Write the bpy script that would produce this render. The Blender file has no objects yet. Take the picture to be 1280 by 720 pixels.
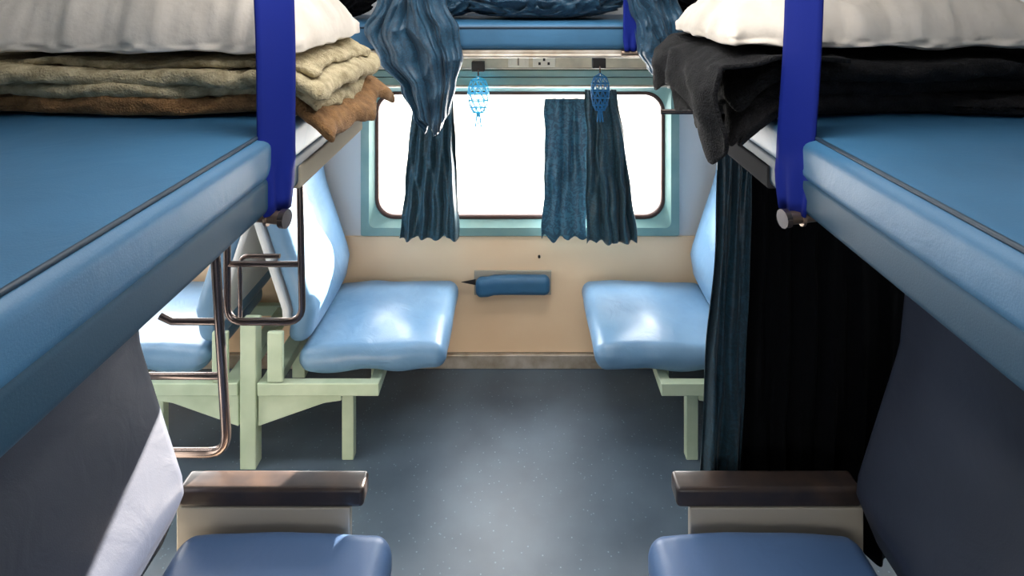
import bpy, bmesh, math, random
from mathutils import Vector, Matrix, noise
random.seed(4)
scene = bpy.context.scene
F=750.0
def PX(px,Y): return (px-650)*Y/F
def PZ(py,Y): return 2.0-(py+27)*Y/F
def lin(c):
    return tuple(((v/255)/12.92 if v/255<=0.04045 else ((v/255+0.055)/1.055)**2.4) for v in c)
def N3(x,y,z): return noise.noise(Vector((x,y,z)))

# ---------------- materials ----------------
def mat(name,c,rough=0.5,metal=0.0,bump=0.0,bscale=200,c2=None,vscale=8,spec=0.5,coat=0,emit=0,sheen=0,detail=4,bdist=0.003,crease=0):
    m=bpy.data.materials.new(name); m.use_nodes=True
    nt=m.node_tree; b=nt.nodes['Principled BSDF']
    col=lin(c)+(1,)
    b.inputs['Base Color'].default_value=col
    b.inputs['Roughness'].default_value=rough; b.inputs['Metallic'].default_value=metal
    b.inputs['Specular IOR Level'].default_value=spec
    b.inputs['Coat Weight'].default_value=coat; b.inputs['Coat Roughness'].default_value=0.25
    b.inputs['Sheen Weight'].default_value=sheen
    tc=nt.nodes.new('ShaderNodeTexCoord')
    if c2 is not None:
        n=nt.nodes.new('ShaderNodeTexNoise'); n.inputs['Scale'].default_value=vscale; n.inputs['Detail'].default_value=detail
        r=nt.nodes.new('ShaderNodeValToRGB'); r.color_ramp.elements[0].position=0.35; r.color_ramp.elements[1].position=0.68
        r.color_ramp.elements[0].color=col; r.color_ramp.elements[1].color=lin(c2)+(1,)
        nt.links.new(tc.outputs['Object'],n.inputs['Vector']); nt.links.new(n.outputs['Fac'],r.inputs['Fac'])
        nt.links.new(r.outputs['Color'],b.inputs['Base Color'])
    if bump>0:
        n2=nt.nodes.new('ShaderNodeTexNoise'); n2.inputs['Scale'].default_value=bscale; n2.inputs['Detail'].default_value=3
        bp=nt.nodes.new('ShaderNodeBump'); bp.inputs['Strength'].default_value=bump; bp.inputs['Distance'].default_value=bdist
        nt.links.new(tc.outputs['Object'],n2.inputs['Vector']); nt.links.new(n2.outputs['Fac'],bp.inputs['Height'])
        nt.links.new(bp.outputs['Normal'],b.inputs['Normal'])
        if crease>0:
            n4=nt.nodes.new('ShaderNodeTexNoise'); n4.inputs['Scale'].default_value=9; n4.inputs['Detail'].default_value=3; n4.inputs['Distortion'].default_value=1.2
            b4=nt.nodes.new('ShaderNodeBump'); b4.inputs['Strength'].default_value=crease; b4.inputs['Distance'].default_value=0.01
            nt.links.new(tc.outputs['Object'],n4.inputs['Vector']); nt.links.new(n4.outputs['Fac'],b4.inputs['Height'])
            nt.links.new(b4.outputs['Normal'],bp.inputs['Normal'])
    if emit>0:
        b.inputs['Emission Color'].default_value=col; b.inputs['Emission Strength'].default_value=emit
    return m
M={}
M['vinyl']=mat('berth_vinyl',(50,100,136),0.5,bump=0.12,bscale=420,c2=(43,89,122),vscale=4,bdist=0.002,crease=0.15)
M['vinyl_shaded']=mat('berth_vinyl_shaded',(24,60,82),0.6,bump=0.1,bscale=420,bdist=0.002,spec=0.3)  # darker copy of the berth vinyl; side-face shade put into the colour
M['vinyl_side']=mat('side_seat_vinyl',(106,142,174),0.38,bump=0.15,bscale=320,c2=(88,126,160),vscale=5,coat=0.15,bdist=0.002,crease=0.35)
M['vinyl_low']=mat('lower_seat_vinyl',(70,98,138),0.45,bump=0.12,bscale=350,bdist=0.002,crease=0.2)
M['vinyl_back']=mat('backrest_vinyl',(34,40,54),0.5,bump=0.12,bscale=350,bdist=0.002,c2=(42,48,62),vscale=3,crease=0.15,spec=0.3)
M['piping']=mat('piping',(18,42,60),0.5)
M['grey']=mat('laminate_grey',(205,208,210),0.45)
M['shell']=mat('seat_shell_grey',(205,210,214),0.4)
M['cream']=mat('laminate_cream',(238,210,176),0.45,c2=(230,198,162),vscale=2)
M['trunk']=mat('trunking_cream',(215,205,180),0.45,c2=(178,170,150),vscale=9)
M['teal']=mat('frame_teal',(134,162,156),0.42,c2=(106,142,140),vscale=4)
M['gasket']=mat('gasket_brown',(62,36,28),0.5)
M['mint']=mat('mint_paint',(196,212,188),0.5,c2=(176,196,170),vscale=7)
M['alu']=mat('aluminium',(198,190,180),0.4,0.4,c2=(158,144,126),vscale=12)
M['steel']=mat('ladder_steel',(118,106,102),0.22,0.9)
M['bolt']=mat('bolt_steel',(150,130,115),0.3,0.9)
M['strap']=mat('strap_blue',(11,30,116),0.7,bump=0.2,bscale=600,spec=0.2,bdist=0.001)
M['arm']=mat('armrest_dark',(46,40,40),0.3,c2=(66,54,48),vscale=14)
M['beige']=mat('panel_beige',(166,158,144),0.5)
M['edgel']=mat('berth_edge_beige',(150,142,126),0.85,spec=0.05)
M['edged']=mat('berth_edge_dark',(52,52,54),0.85,spec=0.05)
M['white']=mat('pillow_white',(222,213,202),0.9,bump=0.6,bscale=45,c2=(206,196,184),vscale=9)
M['bcream']=mat('blanket_cream',(196,182,148),0.95,bump=1.0,bscale=240,c2=(150,136,104),vscale=45,bdist=0.006)
M['btan']=mat('blanket_tan',(146,108,68),0.95,bump=1.0,bscale=240,c2=(110,78,46),vscale=45,bdist=0.006)
M['bblack']=mat('blanket_black',(17,17,19),0.95,bump=1.0,bscale=240,c2=(27,27,29),vscale=45,bdist=0.006,spec=0.2)
M['bchar']=mat('blanket_charcoal',(32,31,33),0.95,bump=1.0,bscale=240,c2=(20,19,21),vscale=45,bdist=0.006,spec=0.2)
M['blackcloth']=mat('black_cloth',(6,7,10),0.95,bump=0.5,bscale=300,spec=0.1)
M['switch']=mat('switch_white',(225,220,205),0.4)
M['hole']=mat('socket_dark',(25,22,20),0.5)
M['net']=mat('net_blue',(70,185,225),0.35)
M['netd']=mat('net_blue_deep',(20,105,160),0.35)
M['lampm']=mat('fill_lamp_diffuser',(255,252,245),0.5,emit=3.0)  # glow of the added ceiling fill lamps
M['ground']=mat('outside_ground',(225,222,215),0.9)

def brocade(name,ca,cb,transl=0.0,scale=40,rough=0.42):
    m=bpy.data.materials.new(name); m.use_nodes=True
    nt=m.node_tree; b=nt.nodes['Principled BSDF']
    tc=nt.nodes.new('ShaderNodeTexCoord')
    n=nt.nodes.new('ShaderNodeTexNoise'); n.inputs['Scale'].default_value=scale; n.inputs['Detail'].default_value=1; n.inputs['Distortion'].default_value=2.2
    r=nt.nodes.new('ShaderNodeValToRGB'); r.color_ramp.elements[0].position=0.46; r.color_ramp.elements[1].position=0.56
    r.color_ramp.elements[0].color=lin(ca)+(1,); r.color_ramp.elements[1].color=lin(cb)+(1,)
    nt.links.new(tc.outputs['Object'],n.inputs['Vector']); nt.links.new(n.outputs['Fac'],r.inputs['Fac'])
    nt.links.new(r.outputs['Color'],b.inputs['Base Color'])
    b.inputs['Roughness'].default_value=rough; b.inputs['Sheen Weight'].default_value=0.1
    if transl>0:
        t=nt.nodes.new('ShaderNodeBsdfTranslucent'); nt.links.new(r.outputs['Color'],t.inputs['Color'])
        mx=nt.nodes.new('ShaderNodeMixShader'); mx.inputs[0].default_value=transl
        out=nt.nodes['Material Output']
        nt.links.new(b.outputs[0],mx.inputs[1]); nt.links.new(t.outputs[0],mx.inputs[2]); nt.links.new(mx.outputs[0],out.inputs[0])
    return m
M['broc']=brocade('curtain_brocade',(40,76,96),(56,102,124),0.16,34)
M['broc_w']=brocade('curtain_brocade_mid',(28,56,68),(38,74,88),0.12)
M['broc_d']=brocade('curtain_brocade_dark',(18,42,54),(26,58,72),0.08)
M['broc_h']=brocade('heap_brocade',(18,52,74),(27,68,92),0,50,0.5)

def floor_mat():
    m=bpy.data.materials.new('floor_vinyl'); m.use_nodes=True
    nt=m.node_tree; b=nt.nodes['Principled BSDF']
    tc=nt.nodes.new('ShaderNodeTexCoord')
    n=nt.nodes.new('ShaderNodeTexNoise'); n.inputs['Scale'].default_value=3; n.inputs['Detail'].default_value=6
    r=nt.nodes.new('ShaderNodeValToRGB'); r.color_ramp.elements[0].color=lin((64,78,92))+(1,); r.color_ramp.elements[1].color=lin((84,100,115))+(1,)
    r.color_ramp.elements[0].position=0.3; r.color_ramp.elements[1].position=0.7
    v=nt.nodes.new('ShaderNodeTexVoronoi'); v.inputs['Scale'].default_value=42; v.inputs['Randomness'].default_value=1
    r2=nt.nodes.new('ShaderNodeValToRGB'); r2.color_ramp.elements[0].position=0.08; r2.color_ramp.elements[0].color=(.8,.8,.8,1)
    r2.color_ramp.elements[1].position=0.15; r2.color_ramp.elements[1].color=(0,0,0,1)
    n3=nt.nodes.new('ShaderNodeTexNoise'); n3.inputs['Scale'].default_value=25
    mul=nt.nodes.new('ShaderNodeMath'); mul.operation='MULTIPLY'
    mx=nt.nodes.new('ShaderNodeMixRGB'); mx.inputs[2].default_value=lin((140,166,180))+(1,)
    L=nt.links.new
    L(tc.outputs['Object'],n.inputs['Vector']);L(tc.outputs['Object'],v.inputs['Vector']);L(tc.outputs['Object'],n3.inputs['Vector'])
    L(n.outputs['Fac'],r.inputs['Fac']);L(v.outputs['Distance'],r2.inputs['Fac'])
    L(r2.outputs['Color'],mul.inputs[0]);L(n3.outputs['Fac'],mul.inputs[1]);L(mul.outputs[0],mx.inputs[0]);L(r.outputs['Color'],mx.inputs[1])
    L(mx.outputs[0],b.inputs['Base Color']); b.inputs['Roughness'].default_value=0.45
    return m
M['floor']=floor_mat()
def glass_mat():
    m=bpy.data.materials.new('window_glass'); m.use_nodes=True
    nt=m.node_tree; nt.nodes.remove(nt.nodes['Principled BSDF']); out=nt.nodes['Material Output']
    t=nt.nodes.new('ShaderNodeBsdfTransparent'); g=nt.nodes.new('ShaderNodeBsdfGlossy'); g.inputs['Roughness'].default_value=0.05
    mx=nt.nodes.new('ShaderNodeMixShader'); mx.inputs[0].default_value=0.05
    nt.links.new(t.outputs[0],mx.inputs[1]);nt.links.new(g.outputs[0],mx.inputs[2]);nt.links.new(mx.outputs[0],out.inputs[0])
    return m
M['glass']=glass_mat()

# ---------------- mesh helpers ----------------
def obj(name,verts,faces,m,smooth=True,parent=None):
    me=bpy.data.meshes.new(name); me.from_pydata([tuple(v) for v in verts],[],faces); me.update()
    bm=bmesh.new(); bm.from_mesh(me); bmesh.ops.remove_doubles(bm,verts=bm.verts,dist=1e-5)
    bmesh.ops.recalc_face_normals(bm,faces=bm.faces); bm.to_mesh(me); bm.free()
    me.materials.append(M[m] if isinstance(m,str) else m)
    o=bpy.data.objects.new(name,me); scene.collection.objects.link(o)
    if smooth:
        for p in me.polygons: p.use_smooth=True
    if parent: o.parent=parent
    return o
def empty(name):
    e=bpy.data.objects.new(name,None); e.empty_display_size=0.05; scene.collection.objects.link(e); return e
def rbox(name,x0,x1,y0,y1,z0,z1,r,m,parent=None,n=(6,6,6),deform=None,k=3):
    c=Vector(((x0+x1)/2,(y0+y1)/2,(z0+z1)/2)); h=[(x1-x0)/2,(y1-y0)/2,(z1-z0)/2]
    r=min(r,h[0]*.999,h[1]*.999,h[2]*.999)
    ax=[]
    for a in range(3):
        e=h[a]-r; L=[]
        for i in range(k): L.append(-e-r*math.tan(math.pi/4*(1-i/k)))
        for i in range(n[a]+1): L.append(-e+2*e*i/n[a])
        for i in range(1,k+1): L.append(e+r*math.tan(math.pi/4*i/k))
        ax.append(L)
    V=[];Fc=[]
    def face(a,b,c_,s):
        base=len(V); A=ax[a];B=ax[b]
        for u in A:
            for v in B:
                p=[0,0,0];p[a]=u;p[b]=v;p[c_]=s*h[c_]
                q=[max(-(h[i]-r),min(h[i]-r,p[i])) for i in range(3)]
                d=Vector([p[i]-q[i] for i in range(3)])
                if d.length>1e-9: d=d.normalized()*r
                V.append(Vector(q)+d+c)
        nb=len(B)
        for i in range(len(A)-1):
            for j in range(nb-1):
                Fc.append((base+i*nb+j,base+(i+1)*nb+j,base+(i+1)*nb+j+1,base+i*nb+j+1))
    for s in (-1,1):
        face(0,1,2,s);face(0,2,1,s);face(1,2,0,s)
    V=[Vector((round(v.x,6),round(v.y,6),round(v.z,6))) for v in V]
    if deform: V=[deform(v.copy()) for v in V]
    return obj(name,V,Fc,m,True,parent)
def box(name,x0,x1,y0,y1,z0,z1,m,parent=None,bev=0.004):
    o=obj(name,[(x,y,z) for x in(x0,x1) for y in(y0,y1) for z in(z0,z1)],
      [(0,1,3,2),(4,6,7,5),(0,4,5,1),(2,3,7,6),(0,2,6,4),(1,5,7,3)],m,False,parent)
    if bev>0:
        b=o.modifiers.new('bevel','BEVEL'); b.width=bev; b.segments=2
    return o
def prism(name,pts,y0,y1,m,parent=None,bev=0.003):  # pts in xz
    n=len(pts); V=[(p[0],y0,p[1]) for p in pts]+[(p[0],y1,p[1]) for p in pts]
    Fc=[tuple(range(n)),tuple(range(2*n-1,n-1,-1))]+[(i,(i+1)%n,n+(i+1)%n,n+i) for i in range(n)]
    o=obj(name,V,Fc,m,False,parent); b=o.modifiers.new('bevel','BEVEL'); b.width=bev; b.segments=2
    return o
def tube(name,pts,r,m,parent=None,cyc=False,fillet=0.0,seg=6):
    P=[Vector(p) for p in pts]
    if fillet>0:
        Q=[];n=len(P)
        for i,p in enumerate(P):
            if not cyc and i in(0,n-1): Q.append(p);continue
            a=P[i-1];b=P[(i+1)%n]; d1=(a-p);d2=(b-p); f=min(fillet,d1.length*.49,d2.length*.49)
            s=p+d1.normalized()*f;e=p+d2.normalized()*f
            for t in range(seg+1):
                t/=seg; Q.append(s*(1-t)**2+p*2*t*(1-t)+e*t*t)
        P=Q
    cu=bpy.data.curves.new(name,'CURVE');cu.dimensions='3D';cu.bevel_depth=r;cu.bevel_resolution=4;cu.use_fill_caps=True
    sp=cu.splines.new('POLY');sp.points.add(len(P)-1)
    for i,p in enumerate(P): sp.points[i].co=(*p,1)
    sp.use_cyclic_u=cyc
    cu.materials.append(M[m])
    tmp=bpy.data.objects.new(name+'_c',cu);scene.collection.objects.link(tmp)
    dg=bpy.context.evaluated_depsgraph_get(); me=bpy.data.meshes.new_from_object(tmp.evaluated_get(dg))
    bpy.data.objects.remove(tmp)
    for p in me.polygons:p.use_smooth=True
    o=bpy.data.objects.new(name,me);scene.collection.objects.link(o)
    if parent:o.parent=parent
    return o
def join(name,objs):
    bpy.ops.object.select_all(action='DESELECT')
    for o in objs:o.select_set(True)
    bpy.context.view_layer.objects.active=objs[0]
    bpy.ops.object.convert(target='MESH'); bpy.ops.object.join()
    objs[0].name=name; return objs[0]
def rr(hw,hh,r,y,cx=0,cz=0,n=8):
    L=[]
    for k,(sx,sz) in enumerate(((1,1),(-1,1),(-1,-1),(1,-1))):
        for i in range(n+1):
            a=math.pi/2*(k+i/n)
            L.append((cx+sx*(hw-r)+r*math.cos(a), y, cz+sz*(hh-r)+r*math.sin(a)))
    return L
def loops(name,LS,m,parent=None,smooth=False,close=False):
    n=len(LS[0]);V=[p for L in LS for p in L];Fc=[]
    K=len(LS)
    for k in range(K if close else K-1):
        a=k*n;b=((k+1)%K)*n
        for i in range(n): Fc.append((a+i,a+(i+1)%n,b+(i+1)%n,b+i))
    return obj(name,V,Fc,m,smooth,parent)
def curtain(name,t0,t1,b0,b1,zt,zb,y,amp,nf,m,seed=0,parent=None,nu=160,nv=56,hem=0.012,mess=1.0):
    V=[];Fc=[]
    for j in range(nv+1):
        v=j/nv
        for i in range(nu+1):
            u=i/nu
            uu=u+0.05*mess*N3(u*4,v*1.5,seed)
            xa=t0+(t1-t0)*uu; xb=b0+(b1-b0)*uu
            s=v**0.8
            x=xa+(xb-xa)*s+0.009*mess*N3(u*5,v*5,seed+3)
            A=amp*(0.75+0.7*N3(u*3,v*1.6,seed+9))*(0.6+0.5*v)
            yy=y+A*math.sin(2*math.pi*nf*uu+3.4*mess*N3(u*2,v*1.7,seed+5))+0.5*A*math.sin(2*math.pi*nf*1.7*uu+3*N3(u*2,v*2,seed+15))+0.007*mess*N3(u*9,v*7,seed)
            z=zt+(zb-zt)*v - hem*v*N3(u*6,0,seed+2)*1.5
            V.append((x,yy,z))
    for j in range(nv):
        for i in range(nu):
            a=j*(nu+1)+i;Fc.append((a,a+1,a+nu+2,a+nu+1))
    o=obj(name,V,Fc,m,True,parent)
    s=o.modifiers.new('thick','SOLIDIFY');s.thickness=0.002
    return o
def drape(name,zs,L,R,yc,depth,m,seed=0,nf=5,parent=None,nu=220,nv=170,slant=0.0):
    # soft sheet hanging over a berth edge; L/R outlines per height; folds converge towards the tip
    def ip(A,z):
        for k in range(len(zs)-1):
            if zs[k]>=z>=zs[k+1]:
                w=(zs[k]-z)/(zs[k]-zs[k+1]); w=w*w*(3-2*w); return A[k]*(1-w)+A[k+1]*w
        return A[-1]
    V=[];Fc=[]
    for j in range(nv+1):
        v=j/nv; z=zs[0]+(zs[-1]-zs[0])*v
        l,r=ip(L,z),ip(R,z); wd=r-l
        for i in range(nu+1):
            u=i/nu
            q=N3(u*2.2+seed,v*1.6,seed)
            ph=2*math.pi*nf*u+slant*v*6+4*q
            f1=abs(math.sin(ph/2))**0.75
            f2=abs(math.sin(ph*1.15+3*N3(u*3,v*2.5,seed+4)))
            cr=1-abs(2*N3(u*3+v*2.5+seed,v*4-u*1.5,seed+8))
            body=math.sqrt(max(0,1-(2*u-1)**2))
            d=depth*(0.25+0.75*body)*(0.55+0.45*f1)+0.010*f2+0.016*(cr-0.6)+0.006*N3(u*12,v*11,seed)
            d*=min(1,0.35+wd/0.2)
            x=l+wd*u+0.010*N3(u*4,v*6,seed+1)
            zz=z+0.016*N3(u*5,v*3,seed+6)-(0.02*math.sin(u*9+seed) if v>0.9 else 0)*(v-0.9)*10
            V.append((x,yc-d,zz))
    B=len(V)
    for j in range(nv+1):
        for i in range(nu+1):
            p=V[j*(nu+1)+i]; V.append((p[0],max(p[1]+0.004,yc-0.3*abs(p[1]-yc)) ,p[2]))
    W=nu+1
    for b in(0,B):
        for j in range(nv):
            for i in range(nu):
                a=b+j*W+i;Fc.append((a,a+1,a+W+1,a+W))
    for j in range(nv):
        for i in(0,nu): a=j*W+i;Fc.append((a,a+W,B+a+W,B+a))
    for i in range(nu):
        for j in(0,nv): a=j*W+i;Fc.append((a,a+1,B+a+1,B+a))
    return obj(name,V,Fc,m,True,parent)
def heap(name,cx,cy,z0,rx,ry,h,m,seed=0,parent=None,n=90,fold=1.0):
    V=[];Fc=[]
    for j in range(n+1):
        p=j/n
        for i in range(2*n):
            a=2*math.pi*i/(2*n)
            ca,sa=math.cos(a),math.sin(a)
            phi=p*math.pi
            bx=abs(math.sin(phi))**0.7
            X=rx*ca*bx; Yv=ry*sa*bx; Zc=math.cos(phi)
            wrp=N3(X*6+seed,Yv*6,Zc)
            rid=1-abs(2*N3(X*9+wrp*2+seed,Yv*9+wrp*1.5,Zc*1.3+seed))
            rid2=1-abs(2*N3(X*20+wrp*3,Yv*20-seed,Zc*2))
            f=0.82+fold*(0.22*rid+0.09*rid2-0.1)
            z=z0+h*0.5*(1+Zc)*f
            V.append((cx+X*f,cy+Yv*f,max(z0,z)))
    w=2*n
    for j in range(n):
        for i in range(w): Fc.append((j*w+i,j*w+(i+1)%w,(j+1)*w+(i+1)%w,(j+1)*w+i))
    return obj(name,V,Fc,m,True,parent)

YW=3.10
BAY=2.22; XR=BAY*1.5
# ---------------- room shell ----------------
box('floor',-XR,XR,-0.45,YW+0.1,-0.05,0,'floor',bev=0)
box('ceiling',-XR,XR,-0.45,YW+0.1,2.45,2.5,'grey',bev=0)
box('wall_left',-XR-.05,-XR,-0.45,YW+0.1,0,2.45,'grey',bev=0)
box('wall_right',XR,XR+.05,-0.45,YW+0.1,0,2.45,'grey',bev=0)
GC=1.087
def wall_with_holes(name,y0,y1,m,centres):
    n=8;V=[];Fc=[]
    for cx in centres:
        B=len(V)
        ins=rr(0.75,0.33,0.11,y0,cx,GC,n); ins1=rr(0.75,0.33,0.11,y1,cx,GC,n)
        h=BAY/2
        cs=[(cx+h,2.45),(cx-h,2.45),(cx-h,0),(cx+h,0)]
        V+=list(ins)+list(ins1)+[(c[0],y0,c[1]) for c in cs]+[(c[0],y1,c[1]) for c in cs]
        N=len(ins)
        for i in range(N): Fc.append((B+i,B+(i+1)%N,B+N+(i+1)%N,B+N+i))
        for off,co in((0,2*N),(N,2*N+4)):
            for k in range(4):
                s=k*(n+1)
                for i in range(n): Fc.append((B+off+s+i,B+off+s+i+1,B+co+k))
                Fc.append((B+off+s+n,B+off+(s+n+1)%N,B+co+(k+1)%4,B+co+k))
    return obj(name,V,Fc,m,False)
wall_with_holes('wall_window_side',YW,YW+0.08,'grey',(-BAY,0,BAY))
wall_with_holes('wall_back',-0.45,-0.37,'grey',(-BAY,0,BAY))
box('wall_panel_lower',-XR+.01,XR-.01,YW-0.012,YW-0.001,0.075,0.672,'cream',bev=0.002)
box('baseboard_window_side',-XR+.01,XR-.01,YW-0.03,YW-0.001,0.0,0.072,'alu',bev=0.004)
def window(name,y,s,cx=0):
    e=empty(name)
    H=GC
    LS=[rr(0.815,0.405,0.012,y+0.0005*s,cx,H),rr(0.815,0.405,0.012,y+s*0.03,cx,H),rr(0.772,0.362,0.03,y+s*0.034,cx,H),
        rr(0.748,0.330,0.10,y+s*0.005,cx,H),rr(0.745,0.326,0.10,y-s*0.02,cx,H)]
    loops('frame',LS,'teal',e)
    LS=[rr(0.752,0.333,0.10,y-s*0.012,cx,H),rr(0.746,0.327,0.10,y+s*0.006,cx,H),rr(0.732,0.312,0.09,y+s*0.004,cx,H),rr(0.725,0.305,0.085,y-s*0.03,cx,H),rr(0.752,0.333,0.10,y-s*0.03,cx,H)]
    loops('gasket',LS,'gasket',e,True,True)
    L=rr(0.745,0.325,0.1,y-s*0.022,cx,H); obj('glass_pane',L,[tuple(range(len(L)))],'glass',False,e)
    return e
k=1
for cx in(0,-BAY,BAY):
    window('window_%d'%k,YW,-1,cx); window('window_%d'%(k+1),-0.37,1,cx); k+=2
box('trim_header',-0.82,0.82,YW-0.035,YW-0.001,1.497,1.53,'teal',bev=0.004)
e=empty('electrical_trunking')
box('channel',-0.78,0.80,YW-0.045,YW-0.001,1.535,1.625,'trunk',e,0.006)
box('channel_seam',-0.78,0.80,YW-0.048,YW-0.046,1.54,1.546,'alu',e,0.001)
def plate(x0,x1,kind):
    e=empty('switch_plate' if kind==0 else 'power_socket')
    box('plate',x0,x1,YW-0.052,YW-0.0455,1.548,1.606,'switch',e,0.003)
    w=x1-x0
    if kind==0:
        for i in range(2): box('rocker_%d'%i,x0+w*(.14+.4*i),x0+w*(.44+.4*i),YW-0.058,YW-0.053,1.558,1.596,'switch',e,0.003)
        box('gap',x0+w*.47,x0+w*.51,YW-0.0535,YW-0.0522,1.558,1.596,'hole',e,0)
    else:
        for dx,dz in((.3,.0),(.7,.0),(.5,.02)): box('pin',x0+w*dx-.006,x0+w*dx+.006,YW-0.0535,YW-0.0522,1.56+dz,1.574+dz,'hole',e,0)
plate(-0.06,0.045,0); plate(0.065,0.18,1)
e=empty('curtain_rod')
tube('rod',[(-0.76,YW-0.05,1.452),(0.76,YW-0.05,1.452)],0.006,'alu',e)
for x in(-0.76,0.76): box('bracket',x-.01,x+.01,YW-0.06,YW-0.035,1.442,1.462,'alu',e,0.002)
YC=YW-0.10
curtain('window_curtain',-0.52,-0.34,-0.60,-0.305,1.45,0.70,YC,0.018,4.3,'broc_w',1,hem=0.02,mess=1.3)
curtain('window_curtain',0.125,0.335,0.115,0.335,1.40,0.70,YC,0.010,3.0,'broc',7,hem=0.02,mess=1.2)
curtain('window_curtain',0.32,0.475,0.33,0.575,1.45,0.695,YC-0.035,0.018,3.6,'broc_w',12,hem=0.03,mess=1.4)

def net(xc,y,zt,zb,r,m,seed):
    e=empty('bottle_net_holder')
    box('hook_plate',xc-.035,xc+.03,y+0.005,y+0.045,zt+0.02,zt+0.07,'hole',e,0.004)
    tube('hook',[(xc,y+0.02,zt+.04),(xc,y,zt+.03),(xc,y-.005,zt),(xc,y+.008,zt-.008)],0.004,'steel',e,False,0.01)
    P=[]
    R=((zt-.02,r*.7),(zt-.05,r*.95),(zt-.085,r),(zt-.12,r*.95),(zt-.155,r*.8),(zt-.18,r*.5))
    for k,(z,rad) in enumerate(R):
        pts=[(xc+rad*math.cos(a),y-.006+rad*.35*math.sin(a),z) for a in [2*math.pi*i/20 for i in range(20)]]
        P.append(tube('ring_%d'%k,pts,0.003,m,None,True))
    for i in range(10):
        for sg in(1,-1):
            a=2*math.pi*i/10; pts=[(xc,y-.006,zt)]
            for k,(z,rad) in enumerate(R):
                aa=a+0.31*k*sg; pts.append((xc+rad*math.cos(aa),y-.006+rad*.35*math.sin(aa),z))
            P.append(tube('strand',pts,0.0022,m))
    for k in range(3): P.append(tube('tassel',[(xc+.006*(k-1),y-.006,zt-.18),(xc+.014*(k-1),y-.006,zb)],0.004,m))
    o=join('net',P); o.parent=e
net(PX(598,2.98),2.98,1.515,PZ(158,2.98),0.052,'net',0)
net(PX(750,2.92),2.92,1.54,PZ(152,2.92),0.045,'netd',1)

e=empty('wall_armrest')
box('recess_frame',-0.235,0.16,YW-0.022,YW-0.013,0.375,0.50,'beige',e,0.003)
rbox('pad',-0.225,0.152,YW-0.085,YW-0.0225,0.385,0.482,0.03,'vinyl',e,(10,3,3),lambda v:(v+Vector((0,0,0.012*math.cos(v.x*4)-0.008*(1 if v.x<-0.15 else 0)))))
prism('pull_tab',[(-0.30,0.455),(-0.225,0.47),(-0.225,0.44)],YW-0.05,YW-0.045,'hole',e,0.001)
tube('wall_screw',[(PX(674,3.08),3.088,PZ(320,3.09)),(PX(674,3.08),3.078,PZ(320,3.09))],0.007,'hole')

# ---------------- side upper berth ----------------
e=empty('side_upper_berth')
rbox('mattress',-1.05,1.05,2.50,3.09,1.70,1.815,0.03,'vinyl',e,(20,6,2))
tube('piping',[(-1.03,2.499,1.795),(1.03,2.499,1.795)],0.004,'piping',e)
box('tray',-1.04,1.04,2.515,3.04,1.672,1.70,'alu',e,0.004)
tube('front_rail',[(-0.45,2.50,1.678),(0.56,2.50,1.678)],0.009,'alu',e)
tube('catch_bolt',[(0.42,2.488,1.69),(0.50,2.488,1.69)],0.013,'bolt',e)
def strap(name,n0,f0,n1,f1,zb,zt,m='strap',th=0.004):
    V=[];Fc=[];K=40
    for j in range(K+1):
        t=j/K; z=zb+(zt-zb)*t
        pinch=1.0 if t>0.09 else 0.72+0.28*math.sin(t/0.09*math.pi/2)
        a=Vector(n0).lerp(Vector(n1),t);b=Vector(f0).lerp(Vector(f1),t);c=(a+b)/2
        a=c+(a-c)*pinch;b=c+(b-c)*pinch
        for i in range(9):
            p=a.lerp(b,i/8); nrm=Vector((-(b-a).y,(b-a).x)).normalized()
            off=nrm*(0.002*math.sin(i/8*math.pi)+0.002*math.sin(t*14)+(0.004*math.cos(i/8*math.pi*4) if t<0.09 else 0))
            V.append((p.x+off.x,p.y+off.y,z))
    for j in range(K):
        for i in range(8):
            a=j*9+i;Fc.append((a,a+1,a+10,a+9))
    o=obj(name,V,Fc,m);s=o.modifiers.new('t','SOLIDIFY');s.thickness=th
    return o
es=empty('side_berth_strap'); s=strap('webbing',(0.425,2.472),(0.487,2.477),(0.425,2.472),(0.487,2.477),1.70,2.45); s.parent=es
for side in(-1,1):
    e2=empty('berth_support_strap')
    if side<0: n0,f0=( -0.434,1.00),(-0.398,1.065); n1,f1=(-0.458,1.00),(-0.410,1.065)
    else: n0,f0=(0.488,1.00),(0.454,1.065); n1,f1=(0.53,1.00),(0.497,1.065)
    s=strap('webbing',n0,f0,n1,f1,1.598,2.45); s.parent=e2
    xb=-0.455 if side<0 else 0.505
    xi=xb-side*0.05
    tube('bolt_shaft',[(xb,1.03,1.594),(xi,1.02,1.592)],0.011,'bolt',e2)
    tube('bolt_head',[(xi,1.02,1.592),(xi-side*0.010,1.018,1.592)],0.016,'steel',e2)
    tube('bolt_washer',[(xi+side*0.024,1.025,1.592),(xi+side*0.029,1.025,1.592)],0.015,'bolt',e2)

# ---------------- main upper berths ----------------
for side,xe in((-1,0.424),(1,0.478)):
    e=empty('upper_berth')
    a,b=sorted((side*xe,side*1.13))
    def crown(v,a=a,b=b):
        if v.z>1.7:
            u=(v.x-a)/(b-a); v.z+=0.008*math.sin(math.pi*max(0,min(1,u)))
        return v
    rbox('mattress',a,b,-0.34,1.62,1.652,1.732,0.022,'vinyl',e,(14,24,2),crown)
    tube('piping',[(side*(xe+.016),-0.33,1.7335),(side*(xe+.016),1.61,1.7335)],0.0035,'piping',e)
    a,b=sorted((side*(xe+0.001),side*1.13))
    rbox('side_board',a,b,-0.34,1.60,1.60,1.668,0.014,'vinyl_shaded',e,(4,12,2))
    a,b=sorted((side*(xe-0.003),side*(xe+0.03)))
    box('end_bracket',a,b,1.15,1.606,1.596,1.64,'edgel' if side<0 else 'edged',e,0.004)

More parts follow.
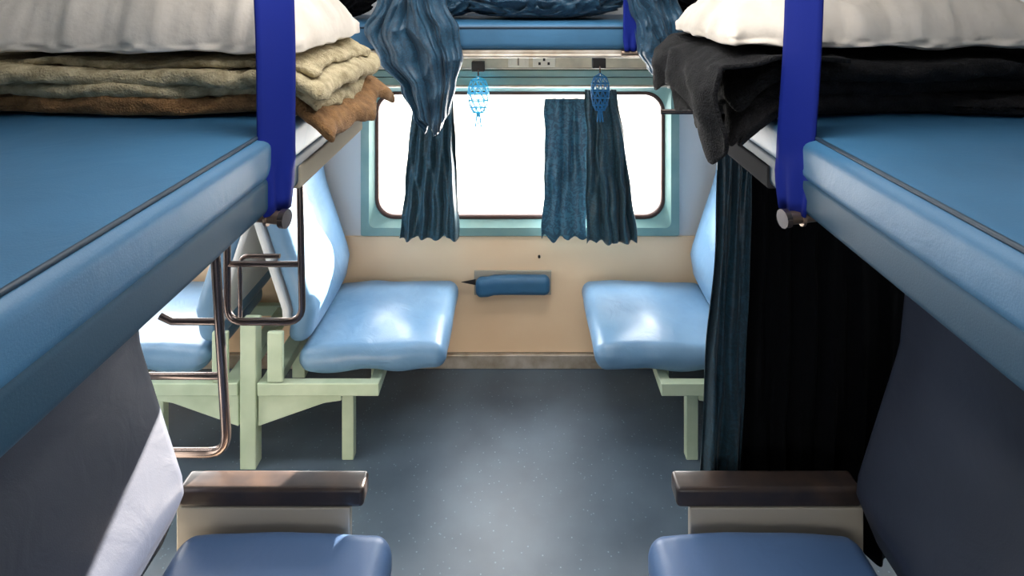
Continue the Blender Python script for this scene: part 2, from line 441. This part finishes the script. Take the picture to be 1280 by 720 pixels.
# ---------------- bedding ----------------
def blanket(name,side,layers,seed,drop=0.55,edge=0.43,y0=1.12,y1=1.60):
    e=empty(name); z=1.7445
    for k,(th,m,xin,yn) in enumerate(layers):
        a,b=sorted((side*xin,side*1.11))
        zz=z
        def d(v,zz=zz,k=k,th=th):
            w=(v.z-zz)/th
            n=0.014*N3(v.x*5+seed,v.y*7,k*.8)+0.007*N3(v.x*14,v.y*16+seed,k*1.5)+0.004*(1-abs(2*N3(v.x*24,v.y*30,k+seed)))
            v.z+=n*(0.0 if (k==0 and w<0.5) else 1)
            v.y+=0.045*N3(v.x*3.5,seed+k*2.3,0)+0.012*N3(v.x*15,v.z*20,seed)+0.005*N3(v.x*40,v.z*60,seed)
            v.x+=side*(0.035*N3(v.y*7,seed-k*1.7,1)+0.008*N3(v.y*30,v.z*30,k))
            o=edge+0.01-abs(v.x)
            if o>0:
                dr=drop*o*(1+0.9*N3(v.y*6,seed,k*.7))
                v.z-=dr*(1.0 if k<2 else .7); v.x+=side*o*0.2
            return v
        rbox('layer_%d'%k,a,b,y0+yn,y1,z,z+th,th*0.49,m,e,(90,50,3),d)
        z+=th*0.93
    return z,e
zl,_=blanket('folded_blanket',-1,[(0.030,'btan',0.325,0.0),(0.028,'bcream',0.37,0.018),(0.030,'bcream',0.35,-0.01),(0.016,'bcream',0.38,0.035)],3.3,0.5)
zr,eb=blanket('folded_blanket',1,[(0.034,'bchar',0.39,0.0),(0.036,'bchar',0.375,0.01),(0.034,'bblack',0.385,-0.01)],9.1,0.8,edge=0.485)
def flap():
    path=[(0.60,zr+0.006),(0.47,zr+0.008),(0.405,zr+0.002),(0.368,zr-0.02),(0.358,zr-0.06),(0.368,zr-0.11),(0.385,zr-0.16),(0.40,zr-0.215)]
    nu,nv=70,110;V=[];Fc=[]
    for j in range(nv+1):
        y=1.085+0.52*j/nv
        L=0.70+0.34*N3(y*4,3.3,0)+0.06*N3(y*14,1,7)+0.18*max(0,1-abs(y-1.17)/.12)
        L=max(0.5,min(1,L))
        for i in range(nu+1):
            t=i/nu*L*(len(path)-1); k=min(int(t),len(path)-2); w=t-k; 
            x=path[k][0]*(1-w)+path[k+1][0]*w; z=path[k][1]*(1-w)+path[k+1][1]*w
            hang=max(0,(t-2.5)/4.5)
            x+=-0.020*(0.5+0.5*math.sin(y*38+3*N3(y*4,t*.5,0)))*min(1,hang*2)+0.003*N3(y*20,t*2,5)
            z+=0.008*N3(x*10,y*10,4)+0.002*N3(x*30,y*30,1)-0.012*N3(y*6,t,3)
            V.append((x,y+0.02*N3(t*.8,y*3,2)+0.006*N3(t*2,y*3,8),z))
    for j in range(nv):
        for i in range(nu):
            a=j*(nu+1)+i;Fc.append((a,a+1,a+nu+2,a+nu+1))
    o=obj('flap',V,Fc,'bblack',True,eb); s=o.modifiers.new('t','SOLIDIFY');s.thickness=0.008;s.offset=1
flap()
def pillow(name,side,xin,y0,y1,z0,th,seed,m='white',xo=1.1):
    cx=side*(xin+xo)/2;hx=(xo-xin)/2;cy=(y0+y1)/2;hy=(y1-y0)/2
    def d(v):
        u=(v.x-cx)/hx;w=(v.y-cy)/hy
        t=max(0,(1-abs(u)**3.0))**.6*max(0,(1-abs(w)**3.0))**.6
        up=(v.z-z0)/th
        wr=0.022*(1-abs(2*N3(u*2.2+seed,w*2.5,seed)))+0.010*(1-abs(2*N3(u*5+w,w*6+seed,1)))+0.004*(1-abs(2*N3(u*14,w*14+seed,1)))
        v.z=z0+(0.015+ (th-0.015)*t)*up + wr*up*(0.3+0.7*t)+0.008*N3(u*4,w*4,seed)*(1-up)
        v.x+=0.012*N3(w*3,seed,0); v.y+=0.03*N3(u*3,seed,4)+0.008*N3(u*12,up*2,4)
        return v
    a,b=sorted((side*xin,side*xo))
    return rbox(name,a,b,y0,y1,z0,z0+th,0.02,m,None,(80,56,5),d)
pillow('pillow',-1,0.41,1.13,1.56,zl+0.018,0.165,2.0)
pillow('pillow',1,0.40,1.14,1.57,zr+0.026,0.12,8.0)

# ---------------- cloth on side upper berth ----------------
Yd=2.49
def zz(*p): return [PZ(q,2.42) for q in p]
def xx(*p): return [PX(q,2.42) for q in p]
drape('draped_curtain',zz(-40,0,40,75,110,145,166),xx(478,468,452,470,498,513,528),xx(548,556,572,576,568,560,552),Yd,0.085,'broc_h',2.0,4.0,slant=0.25)
drape('draped_curtain',zz(-40,0,35,65,90),xx(782,786,796,800,812),xx(845,852,862,866,850),Yd,0.07,'broc_h',6.0,3.0,slant=-0.2)
heap('crumpled_curtain',0.10,2.78,1.817,0.42,0.24,0.19,'broc_h',1.0)
heap('crumpled_curtain',-0.42,2.80,1.817,0.25,0.2,0.16,'broc_h',4.0)
heap('black_shawl',-0.86,2.74,1.817,0.20,0.2,0.17,'blackcloth',6.0)
heap('black_shawl',0.82,2.74,1.817,0.20,0.2,0.19,'blackcloth',8.0)

# ---------------- side seats ----------------
def seat_frame(name,side):
    e=empty(name)
    s=side
    def X(a,b): return sorted((s*a,s*b))
    a,b=X(0.575,1.07); box('front_rail',a,b,2.44,2.475,0.30,0.352,'mint',e)
    box('rear_rail',a,b,3.02,3.055,0.30,0.352,'mint',e)
    a,b=X(0.575,0.62); box('cross_rail',a,b,2.475,3.02,0.30,0.345,'mint',e)
    a,b=X(1.0,1.07); box('cross_rail_back',a,b,2.475,3.02,0.30,0.345,'mint',e)
    prism('gusset',[(s*1.07,0.30),(s*0.73,0.30),(s*0.73,0.275),(s*0.80,0.265),(s*1.07,0.17)],2.45,2.47,'mint',e)
    a,b=X(0.69,0.74); box('leg',a,b,2.49,2.53,0,0.30,'mint',e)
    box('leg_rear',a,b,2.98,3.02,0,0.30,'mint',e)
    a,b=X(1.075,1.14); box('post',a,b,2.44,2.50,0,0.60,'mint',e)
    box('post_rear',a,b,3.0,3.05,0,0.60,'mint',e)
    a,b=X(0.965,1.03); box('hinge_plate',a,b,2.44,2.46,0.355,0.56,'mint',e,0.006)
    def dc(v):
        u=(abs(v.x)-0.31)/0.62; w=(v.y-2.775)/0.29
        if v.z>0.41: v.z+=0.024*(1-min(1,abs(w))**2)*(1-abs(2*u-1)**2)+0.008*N3(v.x*6,v.y*6,s)
        if v.z<0.40: v.z-=0.006*math.sin(v.x*22)*(1 if v.y<2.6 else 0)
        v.y+=0.010*N3(v.x*9,v.z*9,2); v.x+=0.008*N3(v.y*9,v.z*9,2)
        v.z+=0.012*(1-u) 
        return v
    a,b=X(0.31,0.925); rbox('cushion',a,b,2.47,3.06,0.358,0.465,0.05,'vinyl_side',e,(20,20,4),dc,5)
    a,b=X(0.86,0.955)
    def db(v):
        z=v.z
        off=0.33*(z-0.62) if z>0.62 else 0.25*(0.62-z)*0.6
        if z>1.0: off=0.33*0.38+0.12*(z-1.0)
        v.x+=s*off; v.x-= s*0.012*math.cos((v.y-2.78)*5)*(1 if abs(v.x)<0.9+off else 0)
        return v
    rbox('backrest',a,b,2.49,3.06,0.475,1.46,0.045,'vinyl_side',e,(4,12,20),db,5)
    def ds(v):
        z=v.z; off=0.33*(z-0.62) if z>0.62 else 0
        if z>1.0: off=0.33*0.38+0.12*(z-1.0)
        v.x+=s*min(off,0.15); return v
    a,b=X(0.958,0.985); rbox('back_shell',a,b,2.48,3.06,0.56,1.45,0.012,'shell',e,(2,4,16),ds)
    return e
eL=seat_frame('side_seat',-1); eR=seat_frame('side_seat',1)
def mirrored(e,s):
    E=empty('side_seat')
    for c in list(e.children):
        if c.name.startswith('post'): continue
        o=c.copy(); o.data=c.data.copy(); scene.collection.objects.link(o); o.parent=E
        for v in o.data.vertices: v.co.x=s*2*1.11-v.co.x
        o.data.flip_normals()
mirrored(eL,-1); mirrored(eR,1)

# ---------------- main lower seats ----------------
for s in(-1,1):
    e=empty('lower_berth_seat')
    def X(a,b): return sorted((s*a,s*b))
    def dl(v):
        u=(abs(v.x)-0.345)/0.6
        if v.z>0.43: v.z+=0.014*math.sin(math.pi*max(0,min(1,u)))+0.004*N3(v.x*9,v.y*9,0)
        return v
    a,b=X(0.345,0.93); rbox('cushion',a,b,-0.34,1.66,0.36,0.482,0.05,'vinyl_low',e,(12,40,3),dl,5)
    a,b=X(0.42,1.12); box('base_frame',a,b,-0.33,1.62,0.30,0.358,'beige',e)
    for y in(0.0,1.5):
        for x in(0.5,1.05):
            a,b=X(x-.025,x+.025); box('leg',a,b,y,y+0.05,0,0.30,'beige',e)
    a,b=X(0.90,1.0)
    def db(v,s=s):
        z=v.z; off=0.32*(z-0.62) if z>0.62 else 0.42*(0.62-z)
        if z>1.0: off=0.32*0.38+0.1*(z-1.0)
        off=min(off,0.155)
        v.x+=s*off; return v
    rbox('backrest',a,b,-0.34,1.65,0.44,1.50,0.048,'vinyl_back',e,(3,12,24),db,5)
    e=empty('armrest')
    a,b=X(0.437,0.955)
    rbox('top_pad',a,b,1.672,1.742,0.522,0.577,0.012,'arm',e,(8,3,3))
    a,b=X(0.475,0.96)
    box('side_panel',a,b,1.675,1.70,0.30,0.522,'beige',e,0.004)
    a,b=X(0.50,0.54); box('foot',a,b,1.675,1.70,0.0,0.30,'beige',e,0.004)
for s,n in((-1,'partition'),(1,'partition')):
    a,b=sorted((s*1.14,s*1.18)); box(n,a,b,-0.36,1.66,0,2.45,'grey',None,0.004)

# ---------------- ladder ----------------
e=empty('berth_ladder')
Y=1.86
def P(px,py,Y): return (PX(px,Y),Y,PZ(py,Y))
tube('upper_loop',[P(374,190,Y),P(378,402,Y),P(284,402,Y),P(284,300,Y)],0.011,'steel',e,False,0.05)
tube('rung_a',[P(284,330,Y),P(377,330,Y)],0.009,'steel',e)
tube('rung_b',[P(300,402,Y+.05),P(300,320,Y+.05),P(350,320,Y+.05)],0.007,'steel',e,False,0.03)
Y=1.80
tube('lower_loop',[P(268,300,Y),P(284,566,Y),P(205,566,Y),P(150,566,Y+.0)],0.014,'steel',e,False,0.06)
tube('rung_c',[P(200,395,Y),P(215,402,Y),P(273,402,Y)],0.010,'steel',e)
tube('rung_d',[P(150,470,Y),P(278,470,Y)],0.010,'steel',e)
tube('upright',[P(150,200,Y),(PX(150,Y),Y,0.0)],0.012,'steel',e)
tube('bracket_bar',[P(150,301,Y),P(284,301,Y),(PX(284,1.86),1.86,PZ(301,1.86))],0.009,'steel',e)
for s in(-1,1):
    a,b=sorted((s*1.135,s*1.2)); box('trim_1' if s<0 else 'trim_2',a,b,1.665,1.76,0,2.45,'shell',None,0.006)

# ---------------- bay curtain on right ----------------
tube('bay_curtain_rail',[(0.42,1.80,1.60),(1.13,1.80,1.60)],0.008,'steel')
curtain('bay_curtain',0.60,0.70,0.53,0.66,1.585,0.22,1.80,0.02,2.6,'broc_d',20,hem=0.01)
curtain('bay_curtain',0.62,1.30,0.60,1.30,1.585,0.20,1.86,0.018,9,'blackcloth',24,hem=0.01)  # black colour stands in for deep shade on this curtain

# ---------------- outside ----------------
box('platform_ground',-12,12,4.2,16,-0.9,-0.8,'ground',bev=0)

# ---------------- lights ----------------
def ceil_fill(x,y,sx,sy,pw):  # unseen ceiling lamps, added as interior fill
    e=empty('ceiling_fill_lamp')
    box('housing',x-sx/2-.02,x+sx/2+.02,y-sy/2-.02,y+sy/2+.02,2.42,2.449,'grey',e)
    box('diffuser',x-sx/2,x+sx/2,y-sy/2,y+sy/2,2.41,2.4195,'lampm',e,0)
    l=bpy.data.lights.new('fill_light','AREA');l.shape='RECTANGLE';l.size=sx;l.size_y=sy;l.energy=pw;l.color=(1,0.97,0.93)
    o=bpy.data.objects.new('fill_light',l);scene.collection.objects.link(o);o.location=(x,y,2.40);o.parent=e
ceil_fill(0,0.9,0.9,0.3,9)
ceil_fill(0,2.05,1.2,0.25,13)
ceil_fill(-2.22,2.0,1.0,0.25,12)  # added to brighten the neighbouring bay on the left
def win_light(name,x,y,rot,pw):
    l=bpy.data.lights.new(name,'AREA');l.shape='RECTANGLE';l.size=1.6;l.size_y=0.75;l.energy=pw;l.color=(1,0.985,0.96)
    o=bpy.data.objects.new(name,l);scene.collection.objects.link(o);o.location=(x,y,GC+0.05);o.rotation_euler=(rot,0,0)
win_light('daylight_window',0,YW+0.22,math.radians(-90),95)
win_light('daylight_window',-BAY,YW+0.22,math.radians(-90),70)
win_light('daylight_window',BAY,YW+0.22,math.radians(-90),30)
win_light('daylight_rear_window',0,-0.60,math.radians(90),6)
sun=bpy.data.lights.new('sun','SUN');sun.energy=85;sun.angle=math.radians(0.6);sun.color=(1,0.88,0.74)
so=bpy.data.objects.new('sun',sun);scene.collection.objects.link(so)
so.rotation_euler=Vector((-0.60,-1.0,-0.37)).to_track_quat('-Z','Y').to_euler(); so.location=(3,7,3)
w=bpy.data.worlds.new('World');scene.world=w;w.use_nodes=True
w.node_tree.nodes['Background'].inputs[0].default_value=(1,1,1,1);w.node_tree.nodes['Background'].inputs[1].default_value=2.5

# ---------------- camera ----------------
cam=bpy.data.cameras.new('camera');co=bpy.data.objects.new('camera',cam);scene.collection.objects.link(co)
co.location=(0,0,2.0);co.rotation_euler=(math.radians(90),0,0)
cam.sensor_width=36;cam.lens=F*36/1280;cam.shift_x=-10/1280;cam.shift_y=-387/1280;cam.clip_start=0.02
scene.camera=co
scene.view_settings.view_transform='Standard'
scene.view_settings.look='None'
scene.view_settings.exposure=0.0
